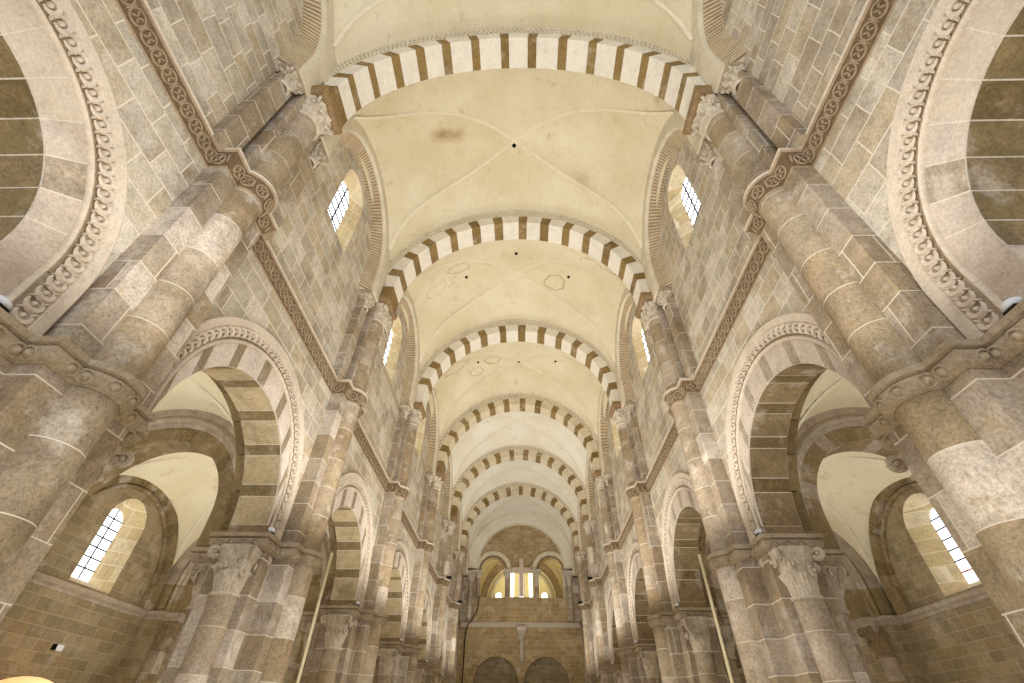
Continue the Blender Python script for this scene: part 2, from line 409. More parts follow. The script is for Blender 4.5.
def make_pier(k, s, far=False):
    Yk = py(k, s); V = Vector
    hn = 1.3 if k != 1 else 1.42; hf = 1.02 if k else 1.42
    if k == 7: return
    t = thing('pier', (s * 5.3, Yk, 0), None, 'pier', 'compound piers along the nave')
    cn = hn - .14; cf = hf - .14
    b = MB()
    poly = [(s * u, Yk + y) for u, y in [(WU, -cn), (WU, cf), (6.0, cf), (6.0, -cn)]]
    b.prism(poly, 0, Z0b + .1, 'pier')
    b.box(min(s * 6, s * 6.5), max(s * 6, s * 6.5), Yk - .34, Yk + .34, 0, Z0b + .1, 'pier')
    # plinth
    b.prism([(s * u, Yk + y) for u, y in [(4.5, -.85), (4.5, .85), (4.85, .85), (4.85, hf + .2), (6.3, hf + .2), (6.3, .6), (7.1, .6), (7.1, -.6), (6.3, -.6), (6.3, -hn - .2), (4.85, -hn - .2), (4.85, -.85)]], 0, .35, 'pier')
    b.build('core', t)
    p = MB(); p.box(min(s * 4.70, s * 5.08), max(s * 4.70, s * 5.08), Yk - .66, Yk + .66, .3, Z1b + .1, 'pier')
    p.build('pilaster', t)
    p = MB(); p.box(min(s * 4.68, s * 5.08), max(s * 4.68, s * 5.08), Yk - .5, Yk + .5, Z1t - .1, 12.66, 'pier')
    p.build('upper_pilaster', t)
    p = MB(); half_column(p, s * 4.74, Yk, .31, .3, Z1b + .1); half_column(p, s * 4.73, Yk, .31, Z1t - .1, 11.95)
    p.build('engaged_column', t, angle=40)
    # responds of the wall arches
    for q in (-1, 1):
        p = MB(); y0, y1 = sorted((Yk + q * .6, Yk + q * 1.04))
        p.box(min(s * 4.8, s * 5.08), max(s * 4.8, s * 5.08), y0, y1, Z1t - .05, 12.1, 'pier')
        r = p.build('wall_respond', t)
        p = MB(); capital(p, s * 4.88, (y0 + y1) / 2, 11.9, 12.42, .14, .2, .26, k * 7 + q + s)
        p.box(min(s * 4.66, s * 5.08), max(s * 4.66, s * 5.08), y0 - .06, y1 + .06, 12.42, 12.54, 'ring')
        c = p.build('respond_capital', r, smooth=False, angle=50)
    # top capital and abacus
    p = MB(); capital(p, s * 4.73, Yk, 11.95, 12.62, .315, .40, .44, k * 3 + s)
    p.build('nave_capital', t, angle=50)
    p = MB()
    path = [(5.06, Yk - .44), (4.34, Yk - .44), (4.34, Yk + .44), (5.06, Yk + .44)]
    sweep(p, path, [(-.1, 12.6), (.02, 12.62), (.1, 12.78), (.1, 12.9), (-.2, 12.9)], 'capbrown', s)
    for (c, d, n_, L) in walk(path, .12):
        N = V((s * n_.x, n_.y, -.6)).normalized(); A = V((s * d.x, d.y, 0)); C = V((s * (c.x + n_.x * .06), c.y + n_.y * .06, 12.7))
        torus_on(p, C, A, N.cross(A), .04, .014, 'frieze', 8, 4)
    p.build('abacus', t, angle=40)
    # jamb columns with capitals
    for q, h in ((-1, hn), (1, hf)):
        p = MB(); half_column(p, s * 5.45, Yk + q * (h - .1), .25, .3, 3.62, 'shaft')
        c = p.build('jamb_column', t, angle=40)
        p = MB(); capital(p, s * 5.46, Yk + q * (h - .12), 3.62, Z0b + .04, .25, .45, .34, 31 * k + 5 * q + s)
        p.build('jamb_capital', t, angle=50)
    p = MB(); half_column(p, s * 6.52, Yk, .26, .3, 3.62, 'shaft'); p.build('aisle_column', t, angle=40)
    p = MB(); capital(p, s * 6.54, Yk, 3.62, Z0b + .04, .26, .38, .36, 17 * k + s); p.build('aisle_capital', t, angle=50)
    # impost band
    p = MB(); path = [(u, y + Yk) for u, y in pier_path(hn, hf)]
    prof = [(-.14, Z0b), (.01, Z0b + .005), (.07, Z0b + .05), (.10, Z0b + .13), (.095, Z0b + .18), (.07, Z0b + .19), (.125, Z0b + .215), (.125, Z0t), (-.3, Z0t)]
    sweep(p, path, prof, ['carvedin', 'ring', 'ring', 'ring', 'ring', 'ring', 'ring', 'ring'], s, True)
    if k < 5:
        for (c, d, n_, L) in walk(path, .24, True):
            if L < .15: continue
            N = V((s * n_.x, n_.y, -.55)).normalized(); A = V((s * d.x, d.y, 0)); B = N.cross(A)
            C = V((s * (c.x + n_.x * .078), c.y + n_.y * .078, Z0b + .09))
            torus_on(p, C, A, B, .078, .014, 'ring', 14, 5); blob(p, C, A, B, N, .05, .05, .045, 'ring')
    p.build('impost_band', t, angle=40)
    nm = ['behind the viewer', 'nearest', 'second', 'third', 'fourth', 'fifth', 'farthest'][k]
    tag(t, 'tall clustered stone pier with engaged column, %s of the %s row' % (nm, SIDE[s]) if k else 'clustered stone pier just behind the viewer in the %s row' % SIDE[s])
    return t

for k in range(7):
    for s in (-1, 1): make_pier(k, s)

# ------------------------------------------------------------------ nave walls
def window_hole(c, hw, zb, zs, n=14): return [(c + hw, zb)] + [(c + hw * cos(a), zs + hw * sin(a)) for a in [pi * i / n for i in range(n + 1)]] + [(c - hw, zb)]
def wall_outline(s, face):
    pts = [(YBACK, 4.6)]
    for k in range(7):
        c, r, zc, R, Zc = bayc(k, s)
        rr, zz = (R - .12, Zc) if face == 'nave' else (r + .28, zc + .12)
        if k > 0 and face == 'nave': pass
        pts += [(c - rr, 4.6)] + [(c - rr * cos(pi * i / 20), zz + rr * sin(pi * i / 20)) for i in range(21)] + [(c + rr, 4.6)]
    pts += [(YEND, 4.6)]
    return pts
CW = [None] * 7
for s in (-1, 1):
    m = MB(); out = wall_outline(s, 'nave') + [(YEND, 18.6), (YBACK, 18.6)]
    holes = []
    for k in range(0, 7):
        c = (PY[k] + PY[k + 1]) / 2 - .2
        holes.append(window_hole(c, .74, 12.3, 14.4))
    poly_face(m, out, holes, lambda a, b: (s * WU, a, b), 'wall')
    # aisle-side face of the same wall
    m2 = wall_outline(s, 'aisle') + [(YEND, 8.9), (YBACK, 8.9)]
    poly_face(m, m2, [], lambda a, b: (s * AU, a, b), 'aisle')
    w = m.build('wall_' + SIDE[s])
    tag(w, '%s wall of the nave in coursed pale limestone above the arcade' % SIDE[s], 'wall', kind='structure')

def make_window(name, label, s, cy, xw, depth, hw, zb, zs, ghw, gzb, gzs, nbar, mat, red=False, bw=.02):
    """arched window with splayed stone reveal; pane and leading are parts"""
    t = thing(name, (s * (xw + depth / 2), cy, zb), label, 'window', kind='structure')
    n = 16
    def loop(x, h, b, sp, e=0): return [(s * x, cy + h, b)] + [(s * x, cy + h * cos(pi * i / n), sp + h * sin(pi * i / n)) for i in range(n + 1)] + [(s * x, cy - h, b)]
    A = loop(xw, hw, zb, zs); B = loop(xw + depth, ghw, gzb, gzs)
    m = MB(); N = len(A); m.grid([A, B], 2, N, mat, cv=True); m.build('reveal', t, angle=30)
    m = MB(); m.add(loop(xw + depth + .012, ghw + .05, gzb - .05, gzs), [tuple(range(N))], 'pane'); m.build('pane', t)
    m = MB(); top = gzs + ghw; x0, x1 = sorted((s * (xw + depth - .025), s * (xw + depth - .005)))
    m.box(x0, x1, cy - bw, cy + bw, gzb, top, 'lead')
    H = (top - gzb) / (nbar + 1)
    for i in range(1, nbar + 1):
        z = gzb + i * H; hh = ghw if z < gzs else sqrt(max(0, ghw ** 2 - (z - gzs) ** 2))
        m.box(x0, x1, cy - hh, cy + hh, z - bw * .9, z + bw * .9, 'leadred' if (red and i == 1) else 'lead')
    if red: m.box(x0 - .002, x1 + .002, cy - .018, cy + .018, gzb, gzb + H * 1.1, 'leadred')
    m.build('leading', t)
    return t
wn = 0
for s in (-1, 1):
    for k in range(0, 7):
        c = (PY[k] + PY[k + 1]) / 2 - .2; wn += 1
        make_window('window_%d' % wn, 'round-headed clerestory window high in the %s nave wall, %s bay from the viewer' % (SIDE[s], ORD[k]), s, c, WU, .34, .74, 12.3, 14.4, .43, 12.7, 14.35, 5, 'reveal', bw=.028)
    for k in range(0, 7):
        c = (PY[k] + PY[k + 1]) / 2 - (.32 if s > 0 else 0); wn += 1
        make_window('window_%d' % wn, 'tall round-headed leaded window in the %s aisle wall, %s bay from the viewer' % (SIDE[s], ORD[k]), s, c, XO, .5, .84 if s > 0 else .78, 4.78, 6.5, .41 if s > 0 else .4, 5.0, 6.58, 6, 'reveal', red=(s == 1))

# ------------------------------------------------------------------ arcade arches
def make_arcade(k, s):
    c, r, zc, R, Zc = bayc(k, s); rnd = random.Random(k * 5 + s); V = Vector
    t = thing('arcade_arch', (s * 5.3, c, Z0t), None, 'arch', 'round arches of the nave arcade')
    ri = R - .47           # inner edge of the carved moulding
    prof = [(r, zc, WU - .02), (ri, Zc, WU - .02), (ri + .3, Zc, WU + .1), (r + .35, zc, WU + .8), (r, zc, WU + .8)]
    mb = MB(); A = Arch(mb, 'Y', c, s)
    lum = ['pinkish', 'mid', 'pinkish', 'pinkish', 'mid'] if k == 0 else None
    if k == 0:
        n = 13; ang = [pi * i / n for i in range(n + 1)]
        cols = [rnd.choice(['pinkish', 'pinkish', 'mid', 'carved']) for _ in range(n)]
        sof = [rnd.choice(['sof', 'sof2', 'sof', 'midd']) for _ in range(n)]
    else:
        ang = [0]; cols = []; i = 0; tot = pi
        while ang[-1] < pi - .02:
            w = (.31 if i % 2 == 0 else .135) * (1 + .25 * (rnd.random() - .5)) * (2 / r)
            a = ang[-1] + w
            if pi - a < .12: a = pi
            ang.append(a); cols.append(('palerose' if s < 0 else 'pinkish') if i % 2 == 0 else ('greybrown' if s < 0 else 'mid')); i += 1
        sof = [('cream' if s < 0 else 'midd') if q % 2 == 0 else ('sof' if s < 0 else 'sof2') for q in range(len(cols))]
    gap = .009 / r
    for i in range(len(cols)):
        a0, a1 = ang[i] + gap, ang[i + 1] - gap
        A.seg(prof, a0, a1, cols[i] if k == 0 else cols[i])
        # soffit skin, darker than the block's face
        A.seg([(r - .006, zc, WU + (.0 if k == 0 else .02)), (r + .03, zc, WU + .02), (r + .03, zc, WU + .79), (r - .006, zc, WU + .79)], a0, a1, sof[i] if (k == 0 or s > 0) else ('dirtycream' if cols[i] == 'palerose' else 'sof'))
    inset = [(r - .002, zc, WU - .016), (ri, Zc, WU - .016), (ri + .3, Zc, WU + .1), (r + .3, zc, WU + .78), (r - .002, zc, WU + .78)]
    for q in range(8): A.seg(inset, pi * q / 8, pi * (q + 1) / 8, 'mortar', 4)
    for sg in (-1, 1): A.leg(prof, sg, Z0t - .02, 'midd' if k else 'pinkish')
    mb.build('voussoir_ring', t, angle=35)
    # order towards the aisle
    mb = MB(); A = Arch(mb, 'Y', c, s)
    p2 = [(r + .2, zc, WU + .78), (r + .42, zc, WU + .78), (r + .42, zc, AU + .03), (r + .2, zc, AU + .03)]
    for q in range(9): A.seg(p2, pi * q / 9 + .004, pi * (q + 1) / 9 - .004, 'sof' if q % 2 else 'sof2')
    for sg in (-1, 1): A.leg(p2, sg, Z0t - .02, 'sof')
    mb.build('aisle_order', t, angle=35)
    # carved moulding
    mb = MB(); A = Arch(mb, 'Y', c, s); f = WU - .02
    roll = [(ri + .07 * (.5 - .5 * cos(a)) , Zc, f - .055 * sin(a)) for a in [pi * i / 6 for i in range(7)]]
    full = roll + [(ri + .10, Zc, f + .035), (ri + .19, Zc, f + .0), (ri + .30, Zc, f - .035), (ri + .325, Zc, f - .075), (R - .02, Zc, f - .085), (R, Zc, f - .07), (R, Zc, f + .1), (ri, Zc, f + .1)]
    A.seg(full, 0, pi, 'carved', 40)
    for sg in (-1, 1): A.leg(full, sg, Z0t, 'carved')
    # leaf scrolls
    rm = ri + .205; L = pi * rm; nn = int(L / .17); step = pi / nn
    def leaf(h, z, d, nrm):
        C = V(A.P(h, z, f - .01)); T = V(A.P(h + d[0], z + d[1], f - .01)) - C; Nn = V(A.P(h + nrm[0], z + nrm[1], f - .01)) - C; O = V((-s, 0, 0))
        det = k < 3
        torus_on(mb, C + O * .03, T, Nn, .085, .034, 'carved', 9 if det else 6, 5 if det else 3, .3, 5.0, True)
        if det: blob(mb, C + Nn * .0 + T * .0, T, Nn, O, .04, .03, .07, 'carved', 6, 2)
        if det:
            C2 = C + T * .075 - Nn * .06
            blob(mb, C + T * .06 + Nn * .075, (T + Nn * .5).normalized(), (Nn - T * .5).normalized(), O, .05, .022, .08, 'carved', 6, 2)
            blob(mb, C2, (T + Nn).normalized(), (Nn - T).normalized(), O, .055, .02, .06, 'carved', 6, 2)
    for i in range(nn):
        a = (i + .5) * step; leaf(rm * cos(a), Zc + rm * sin(a), (-sin(a), cos(a)), (cos(a), sin(a)))
    for sg in (-1, 1):
        z = Z0t + .12
        while z < Zc - .05: leaf(sg * rm, z, (0, sg), (sg, 0)); z += .17
    # darker ground, its colour carrying the shade of the hollow
    gr = [(ri + .085, Zc, f + .02), (ri + .31, Zc, f - .03), (ri + .31, Zc, f + .03), (ri + .085, Zc, f + .04)]
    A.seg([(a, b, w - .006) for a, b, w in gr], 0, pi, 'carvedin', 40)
    mb.build('carved_moulding', t, angle=40)
    if k == 0: tag(t, 'wide round arch with scroll-carved rim high beside the viewer on the %s' % SIDE[s])
    else: tag(t, '%s round carved arcade arch on the %s beyond the one beside the viewer' % (['', 'first', 'second', 'third', 'fourth', 'fifth', 'sixth'][k], SIDE[s]))
for k in range(7):
    for s in (-1, 1): make_arcade(k, s)

# ------------------------------------------------------------------ frieze string course
for s in (-1, 1):
    t = thing('string_course', (s * WU, 0, Z1b), 'continuous brown string course carved with roundels along the %s nave wall' % SIDE[s], 'cornice')
    path = [(WU, YBACK)]
    for k in range(0, 7):
        Y = py(k, s)
        nose = [(4.74 + .31 * cos(a), Y + .31 * sin(a)) for a in [-(pi / 2 + .12) - (pi - .24) * i / 12 for i in range(13)]]
        path += [(WU, Y - .66), (4.70, Y - .66)] + nose + [(4.70, Y + .66), (WU, Y + .66)]
    path += [(WU, YEND)]
    m = MB()
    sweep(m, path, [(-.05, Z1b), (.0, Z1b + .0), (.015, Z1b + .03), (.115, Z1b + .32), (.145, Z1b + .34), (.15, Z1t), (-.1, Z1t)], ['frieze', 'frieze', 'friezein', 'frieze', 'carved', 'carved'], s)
    m.build('moulding', t, angle=30)
    m = MB()
    for (c, d, n_, L) in walk(path, .245):
        if c.y < 0.5: continue
        N = Vector((s * n_.x, n_.y, -.3)).normalized(); A = Vector((s * d.x, d.y, 0)); B = N.cross(A); r = min(.108, L * .46)
        C = Vector((s * (c.x + n_.x * .068), c.y + n_.y * .068, Z1b + .175))
        det = c.y < 12
        torus_on(m, C, A, B, r, .017, 'frieze', 14 if det else 8, 5 if det else 3)
        if c.y < 24:
            for q in range(4 if det else 2):
                a = pi / 4 + q * pi / (2 if det else 1)
                D = A * cos(a) + B * sin(a); E = B * cos(a) - A * sin(a)
                blob(m, C + D * r * .42, D, E, N, r * .4, r * .17, .03, 'frieze', 6, 2)
        if det: blob(m, C + A * (L / 2), A, B, N, .02, .1, .02, 'frieze', 6, 2)
    o = m.build('roundel_frieze', t, angle=40)

# ------------------------------------------------------------------ transverse arches of the nave
def make_transverse(k):
    Y = PY[k]; V = Vector; rnd = random.Random(k + 40)
    t = thing('transverse_arch', (0, Y, ZA), None, 'arch', 'striped transverse arches of the nave vault')
    w0, w1 = Y - .40, Y + .42
    mb = MB(); A = Arch(mb, 'X', 0.03)
    prof = [(RA, ZC, w0), (RA + .45, ZC, w0), (RA + .45, ZC, w1), (RA, ZC, w1)]
    a = 0; i = 0; lightm = 'white' if k < 4 else 'cream'
    seq = []
    while a < pi - .02:
        w = (.145 if i % 2 == 0 else .062 + (.02 if k > 1 else 0)) * (1 + .22 * (rnd.random() - .5))
        b = a + w
        if pi - b < .08: b = pi
        seq.append((a, b, i % 2)); a = b; i += 1
    for a, b, d in seq:
        A.seg(prof, a + .0006, b - .0006, rnd.choice(['dark', 'dark2', 'dark']) if d else lightm, 4)
    for sg in (-1, 1): A.leg(prof, sg, ZA - .01, 'dark' if sg < 0 and seq[-1][2] else lightm)
    mb.build('voussoir_ring', t, angle=30)
    mb = MB(); A = Arch(mb, 'X', 0.03)
    rb = RA + .44
    ww = lambda q: w0 - .02 - q * .32
    A.seg([(rb, ZC, w0 + .05), (rb, ZC, w0 + .03), (rb + .26, ZC, ww(.26) + .05), (rb + .28, ZC, w0 + .3), (rb, ZC, w0 + .3)], 0, pi, 'carvedin', 60)  # dark backing paints the shadow in the gaps between billets
    for q0, q1 in ((0, .03), (.095, .125), (.19, .27)):
        A.seg([(rb + q0, ZC, ww(q0)), (rb + q1, ZC, ww(q1)), (rb + q1 + .01, ZC, ww(q1) + .1), (rb + q0, ZC, ww(q0) + .1)], 0, pi, 'bandw', 60)
    nb = 104 if k < 4 else 60
    for row, (q0, q1) in enumerate(((.03, .095), (.125, .19))):
        for i in range(nb):
            a0 = pi * (i + .5 * row) / nb; a1 = pi * (i + .5 * row + .6) / nb
            A.seg([(rb + q0, ZC, ww(q0)), (rb + q1, ZC, ww(q1)), (rb + q1, ZC, ww(q1) + .07), (rb + q0, ZC, ww(q0) + .07)], a0, a1, 'bandw', 1)
    mb.build('billet_moulding', t, angle=30)
    tag(t, '%s white and brown striped arch spanning the nave vault, counted from the viewer' % ['', 'first and largest-looking', 'second', 'third', 'fourth', 'fifth', 'sixth and farthest'][k] if k else 'striped arch spanning the nave vault behind the viewer')
for k in range(0, 7): make_transverse(k)

# ------------------------------------------------------------------ wall arches (formerets) and nave vault
def make_wallarch(k, s):
    c = (py(k, s) + py(k + 1, s)) / 2; L = PY[k + 1] - PY[k]; r = L / 2 - .95; zc = 13.6
    t = thing('wall_arch', (s * 4.8, c, ZA), 'carved wall arch framing the clerestory window, %s bay on the %s' % (ORD[k], SIDE[s]), 'arch', 'wall arches under the nave vault')
    mb = MB(); A = Arch(mb, 'Y', c, s)
    body = [(r + .02, zc, 4.6), (r, zc, 4.62), (r - .02, zc, 4.72), (r - .3, zc, 5.06), (r + 1.1, zc, 5.06), (r + 1.1, zc, 4.6)]
    pm = 'bandw'
    A.seg(body, 0, pi, pm, 32)
    for sg in (-1, 1):
        A.leg([(min(x, r + .5), z, w) for x, z, w in body], sg, 12.54, pm)
    mb.build('arch_band', t, angle=35)
    mb = MB(); A = Arch(mb, 'Y', c, s)
    n = 60 if k < 3 else 40
    for i in range(n):
        a0 = pi * (i + .1) / n; a1 = pi * (i + .58) / n
        A.seg([(r - .03, zc, 4.70), (r - .1, zc, 4.76), (r - .36, zc, 5.05), (r - .28, zc, 5.06), (r, zc, 4.73)], a0, a1, 'ridge', 1)
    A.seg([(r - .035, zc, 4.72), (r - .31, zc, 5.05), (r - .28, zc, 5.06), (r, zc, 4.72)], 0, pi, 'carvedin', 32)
    rp = [(r - .03, 0, 4.70), (r - .1, 0, 4.76), (r - .36, 0, 5.05), (r - .28, 0, 5.06), (r, 0, 4.73)]
    for sg in (-1, 1):
        for q in range(9): A.leg(rp, sg, 12.58 + q * .115, 'ridge', 12.64 + q * .115)
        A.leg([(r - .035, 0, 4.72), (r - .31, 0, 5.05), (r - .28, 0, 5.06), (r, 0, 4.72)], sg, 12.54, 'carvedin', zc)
    mb.build('reeded_edge', t)
for k in range(7):
    for s in (-1, 1): make_wallarch(k, s)

def vault(name, x0, x1, y0, y1, zs, crown, wallcrown, hL, hw0, hw1, mat, label, nx=110, ny=84, pw=3.5, dome=.6, arris='arrislit', aw=.055):
    cx = (x0 + x1) / 2; cy = (y0 + y1) / 2; hx = (x1 - x0) / 2
    def Z(x, y):
        u = min(1, abs(x - cx) / hx); L = zs + (crown - dome - zs) * sqrt(max(0, 1 - ((x - cx) / hL) ** 2)) + dome * (1 - ((y - cy) / ((y1 - y0) / 2)) ** 2)
        cr = wallcrown + (crown - wallcrown) * (1 - u ** pw); hw = hw0 + (hw1 - hw0) * (1 - u)
        d = (y - cy) / hw; T = zs + (cr - zs) * sqrt(max(0, 1 - d * d)) if abs(d) < 1 else zs
        k = .05; h = max(0, k - abs(L - T)) / k
        return max(L, T) + h * h * k * .25 - .055 * max(0, 1 - abs(L - T) / .1)
    m = MB(); m.grid([[(x0 + (x1 - x0) * i / nx, y0 + (y1 - y0) * j / ny, Z(x0 + (x1 - x0) * i / nx, y0 + (y1 - y0) * j / ny)) for j in range(ny + 1)] for i in range(nx + 1)], nx + 1, ny + 1, mat)
    t = thing(name, (cx, cy, zs), label, 'ceiling', kind='structure')
    m.build('plaster_shell', t, smooth=True)
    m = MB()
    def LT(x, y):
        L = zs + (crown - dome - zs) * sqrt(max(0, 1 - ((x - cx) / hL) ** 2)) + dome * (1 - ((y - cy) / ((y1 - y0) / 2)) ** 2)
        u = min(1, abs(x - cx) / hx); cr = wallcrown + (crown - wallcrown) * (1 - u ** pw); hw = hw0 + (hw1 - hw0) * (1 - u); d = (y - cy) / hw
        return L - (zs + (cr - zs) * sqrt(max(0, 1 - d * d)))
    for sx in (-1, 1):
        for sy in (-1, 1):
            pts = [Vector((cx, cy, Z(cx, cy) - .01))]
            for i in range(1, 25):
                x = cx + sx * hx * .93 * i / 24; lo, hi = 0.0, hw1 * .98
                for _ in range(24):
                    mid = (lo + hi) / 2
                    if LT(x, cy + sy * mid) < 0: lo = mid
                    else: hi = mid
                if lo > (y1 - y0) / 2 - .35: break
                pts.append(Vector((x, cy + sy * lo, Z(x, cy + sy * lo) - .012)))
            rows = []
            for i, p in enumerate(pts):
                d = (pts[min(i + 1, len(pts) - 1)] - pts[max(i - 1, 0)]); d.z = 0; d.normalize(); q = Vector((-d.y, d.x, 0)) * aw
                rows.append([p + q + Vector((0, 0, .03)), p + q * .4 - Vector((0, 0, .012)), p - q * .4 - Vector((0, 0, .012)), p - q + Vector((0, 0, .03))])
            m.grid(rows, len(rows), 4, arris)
    m.build('lit_groin_arris', t, smooth=True)  # thin ridges whose pale colour stands in for light along the groins
    return Z
VZ = {}
for k in range(7):
    L = PY[k + 1] - PY[k]
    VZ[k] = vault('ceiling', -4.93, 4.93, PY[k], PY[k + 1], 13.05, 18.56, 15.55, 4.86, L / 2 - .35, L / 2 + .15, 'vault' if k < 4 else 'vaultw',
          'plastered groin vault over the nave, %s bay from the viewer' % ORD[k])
m = MB(); m.box(-4.93, 4.93, YBACK, PY[0], 17.9, 18.1, 'vault'); tag(m.build('ceiling'), 'strip of nave ceiling behind the viewer', 'ceiling', kind='structure')
m = MB()
# cable holes in the vaults
def hole(k, x, y, label):
    z = VZ[k](x, y)
    m = MB(); rows = [[(x + r * cos(2 * pi * i / 12), y + r * sin(2 * pi * i / 12), z + dz) for i in range(12)] for r, dz in ((.075, .05), (.075, -.025), (.06, -.025), (.001, -.02))]
    m.grid(rows, 4, 12, 'hole', cv=True); tag(m.build('rope_hole'), label, 'hole', 'small dark holes in the nave vault')
for k, x, y, lb in [(1, -.02, 7.55, 'small dark rope hole at the crown of the nearest full vault'), (2, 0, 12.55, 'small dark rope hole near the crown of the second vault'),
                    (2, -2.43, 13.8, 'small dark hole left of centre in the second vault'), (2, 2.51, 13.82, 'small dark hole right of centre in the second vault'),
                    (3, .07, 20.5, 'small dark rope hole at the crown of the third vault'), (3, -2.36, 20.3, 'small dark hole left of centre in the third vault'),
                    (3, 2.23, 20.3, 'small dark hole right of centre in the third vault')]:
    hole(k, x, y, lb)

# ------------------------------------------------------------------ aisles
for s in (-1, 1):
    # outer wall
    m = MB(); out = [(YBACK, 0), (YEND, 0), (YEND, 9), (YBACK, 9)]
    holes = [window_hole((PY[k] + PY[k + 1]) / 2 - (.32 if s > 0 else 0), .84 if s > 0 else .78, 4.78, 6.5) for k in range(7)]
    poly_face(m, out, holes, lambda a, b: (s * XO, a, b), 'aisle')
    tag(m.build('wall_outer_' + SIDE[s]), 'brown coursed stone outer wall of the %s aisle' % SIDE[s], 'wall', kind='structure')
    # sill string
    m = MB(); path = [(XO, YBACK)]
    for k in range(7):
        Y = PY[k]; path += [(XO, Y - .55), (XO - .5, Y - .55), (XO - .5, Y - .3), (XO - .95, Y - .3), (XO - .95, Y + .3), (XO - .5, Y + .3), (XO - .5, Y + .55), (XO, Y + .55)]
    path.append((XO, YEND))
    sweep(m, path, [(-.05, 4.46), (.02, 4.47), (.04, 4.52), (.04, 4.54), (.11, 4.58), (.14, 4.62), (.14, 4.69), (-.1, 4.74)], 'mid', s)
    tag(m.build('sill_course', angle=30), 'plain moulded sill course running along the %s aisle wall' % SIDE[s], 'cornice')
    for k in range(0, 8):
        Y = PY[k]
        if k < 7:
            t = thing('aisle_respond', (s * 11.6, Y, 0), 'half-column respond against the %s aisle wall, %s' % (SIDE[s], ('number %s from the viewer' % ['zero', 'one', 'two', 'three', 'four', 'five', 'six'][k]) if k else 'just behind the viewer'), 'column', 'responds along the aisle walls')
            m = MB(); m.box(*sorted((s * (XO + .02), s * (XO - .5))), Y - .55, Y + .55, 0, 4.5, 'aisle'); m.build('pilaster', t)
            m = MB(); half_column(m, s * (XO - .55), Y, .27, 0, 3.7, 'shaft'); m.build('engaged_column', t, angle=40)
            m = MB(); capital(m, s * (XO - .58), Y, 3.7, 4.48, .27, .38, .34, k * 9 + s * 2, 'midd'); m.build('column_capital', t, angle=50)
        # transverse arch across the aisle
        t = thing('aisle_arch', (s * 9.0, Y, Z0t), 'round stepped stone arch crossing the %s aisle %s' % (SIDE[s], ['behind the viewer', 'beside the nearest pier', 'beside the second pier', 'beside the third pier', 'beside the fourth pier', 'beside the fifth pier', 'beside the farthest pier', 'at the far end wall'][k]), 'arch', 'arches across the aisles')
        m = MB(); A = Arch(m, 'X', s * 9.03); zc = 5.5
        n = 17
        for i in range(n):
            a0, a1 = pi * i / n + .004, pi * (i + 1) / n - .004
            mt = ['sof', 'midd', 'sof', 'sof2'][(i * 7 + k) % 4] if s < 0 else ['midd', 'sof', 'midd', 'mid'][(i * 7 + k) % 4]
            A.seg([(1.95, zc, Y - .33), (2.35, zc, Y - .33), (2.35, zc, Y + .33), (1.95, zc, Y + .33)], a0, a1, mt)
        A.seg([(1.96, zc, Y - .325), (2.3, zc, Y - .325), (2.3, zc, Y + .325), (1.96, zc, Y + .325)], 0, pi, 'carvedin', 30)
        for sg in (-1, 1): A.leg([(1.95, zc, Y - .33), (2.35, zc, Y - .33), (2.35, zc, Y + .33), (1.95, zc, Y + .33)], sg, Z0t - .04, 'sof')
        m.build('inner_order', t, angle=30)
        m = MB(); A = Arch(m, 'X', s * 9.03)
        pr = [(2.32, zc, Y - .36), (2.42, zc, Y - .40), (2.42, zc, Y - .46), (2.50, zc, Y - .53), (2.58, zc, Y - .50), (2.62, zc, Y - .47), (2.7, zc, Y - .5), (3.0, zc, Y - .5), (3.0, zc, Y + .5), (2.32, zc, Y + .5)]
        A.seg(pr, 0, pi, 'mid', 32)
        for sg in (-1, 1): A.leg(pr, sg, Z0t - .04, 'sof')
        m.build('outer_order', t, angle=30)
    for k in range(7):
        c = (PY[k] + PY[k + 1]) / 2 - (.22 if s > 0 else 0); L = PY[k + 1] - PY[k]; r = L / 2 - 1.05; zc = 5.35
        t = thing('aisle_wall_arch', (s * 12, c, 4.7), 'moulded blind arch framing the %s aisle window, %s bay from the viewer' % (SIDE[s], ORD[k]), 'arch', 'wall arches around the aisle windows')
        m = MB(); A = Arch(m, 'Y', c, s)
        n = 19
        for i in range(n):
            A.seg([(r + .0, zc, XO + .02), (r, zc, XO - .06), (r + .07, zc, XO - .13), (r + .14, zc, XO - .08), (r + .16, zc, XO - .2), (r + .42, zc, XO - .24), (r + .42, zc, XO + .02)], pi * i / n + .002, pi * (i + 1) / n - .002, ['sof', 'sof2', 'midd'][(i * 5 + k) % 3], 2)
        for sg in (-1, 1): A.leg([(r, zc, XO + .02), (r, zc, XO - .2), (r + .42, zc, XO - .24), (r + .42, zc, XO + .02)], sg, 4.68, 'sof')
        m.build('moulded_ring', t, angle=40)
        x0, x1 = sorted((s * AU, s * XO))
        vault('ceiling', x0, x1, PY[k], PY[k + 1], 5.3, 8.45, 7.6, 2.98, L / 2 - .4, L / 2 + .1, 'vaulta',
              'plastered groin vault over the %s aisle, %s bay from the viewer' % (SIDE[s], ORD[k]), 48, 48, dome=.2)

m = MB(); m.box(-XO - .5, XO + .5, YBACK - 8, YEND + .5, -.2, 0, 'floor'); tag(m.build('floor'), 'pale flagstone floor of the nave and aisles', 'floor', kind='structure')
for s in (-1, 1):      # roof slab over the aisle ends behind the viewer
    m = MB(); m.box(*sorted((s * AU, s * XO)), YBACK, PY[0], 8.5, 8.7, 'vaulta'); tag(m.build('ceiling'), 'strip of %s aisle ceiling behind the viewer' % SIDE[s], 'ceiling', kind='structure')

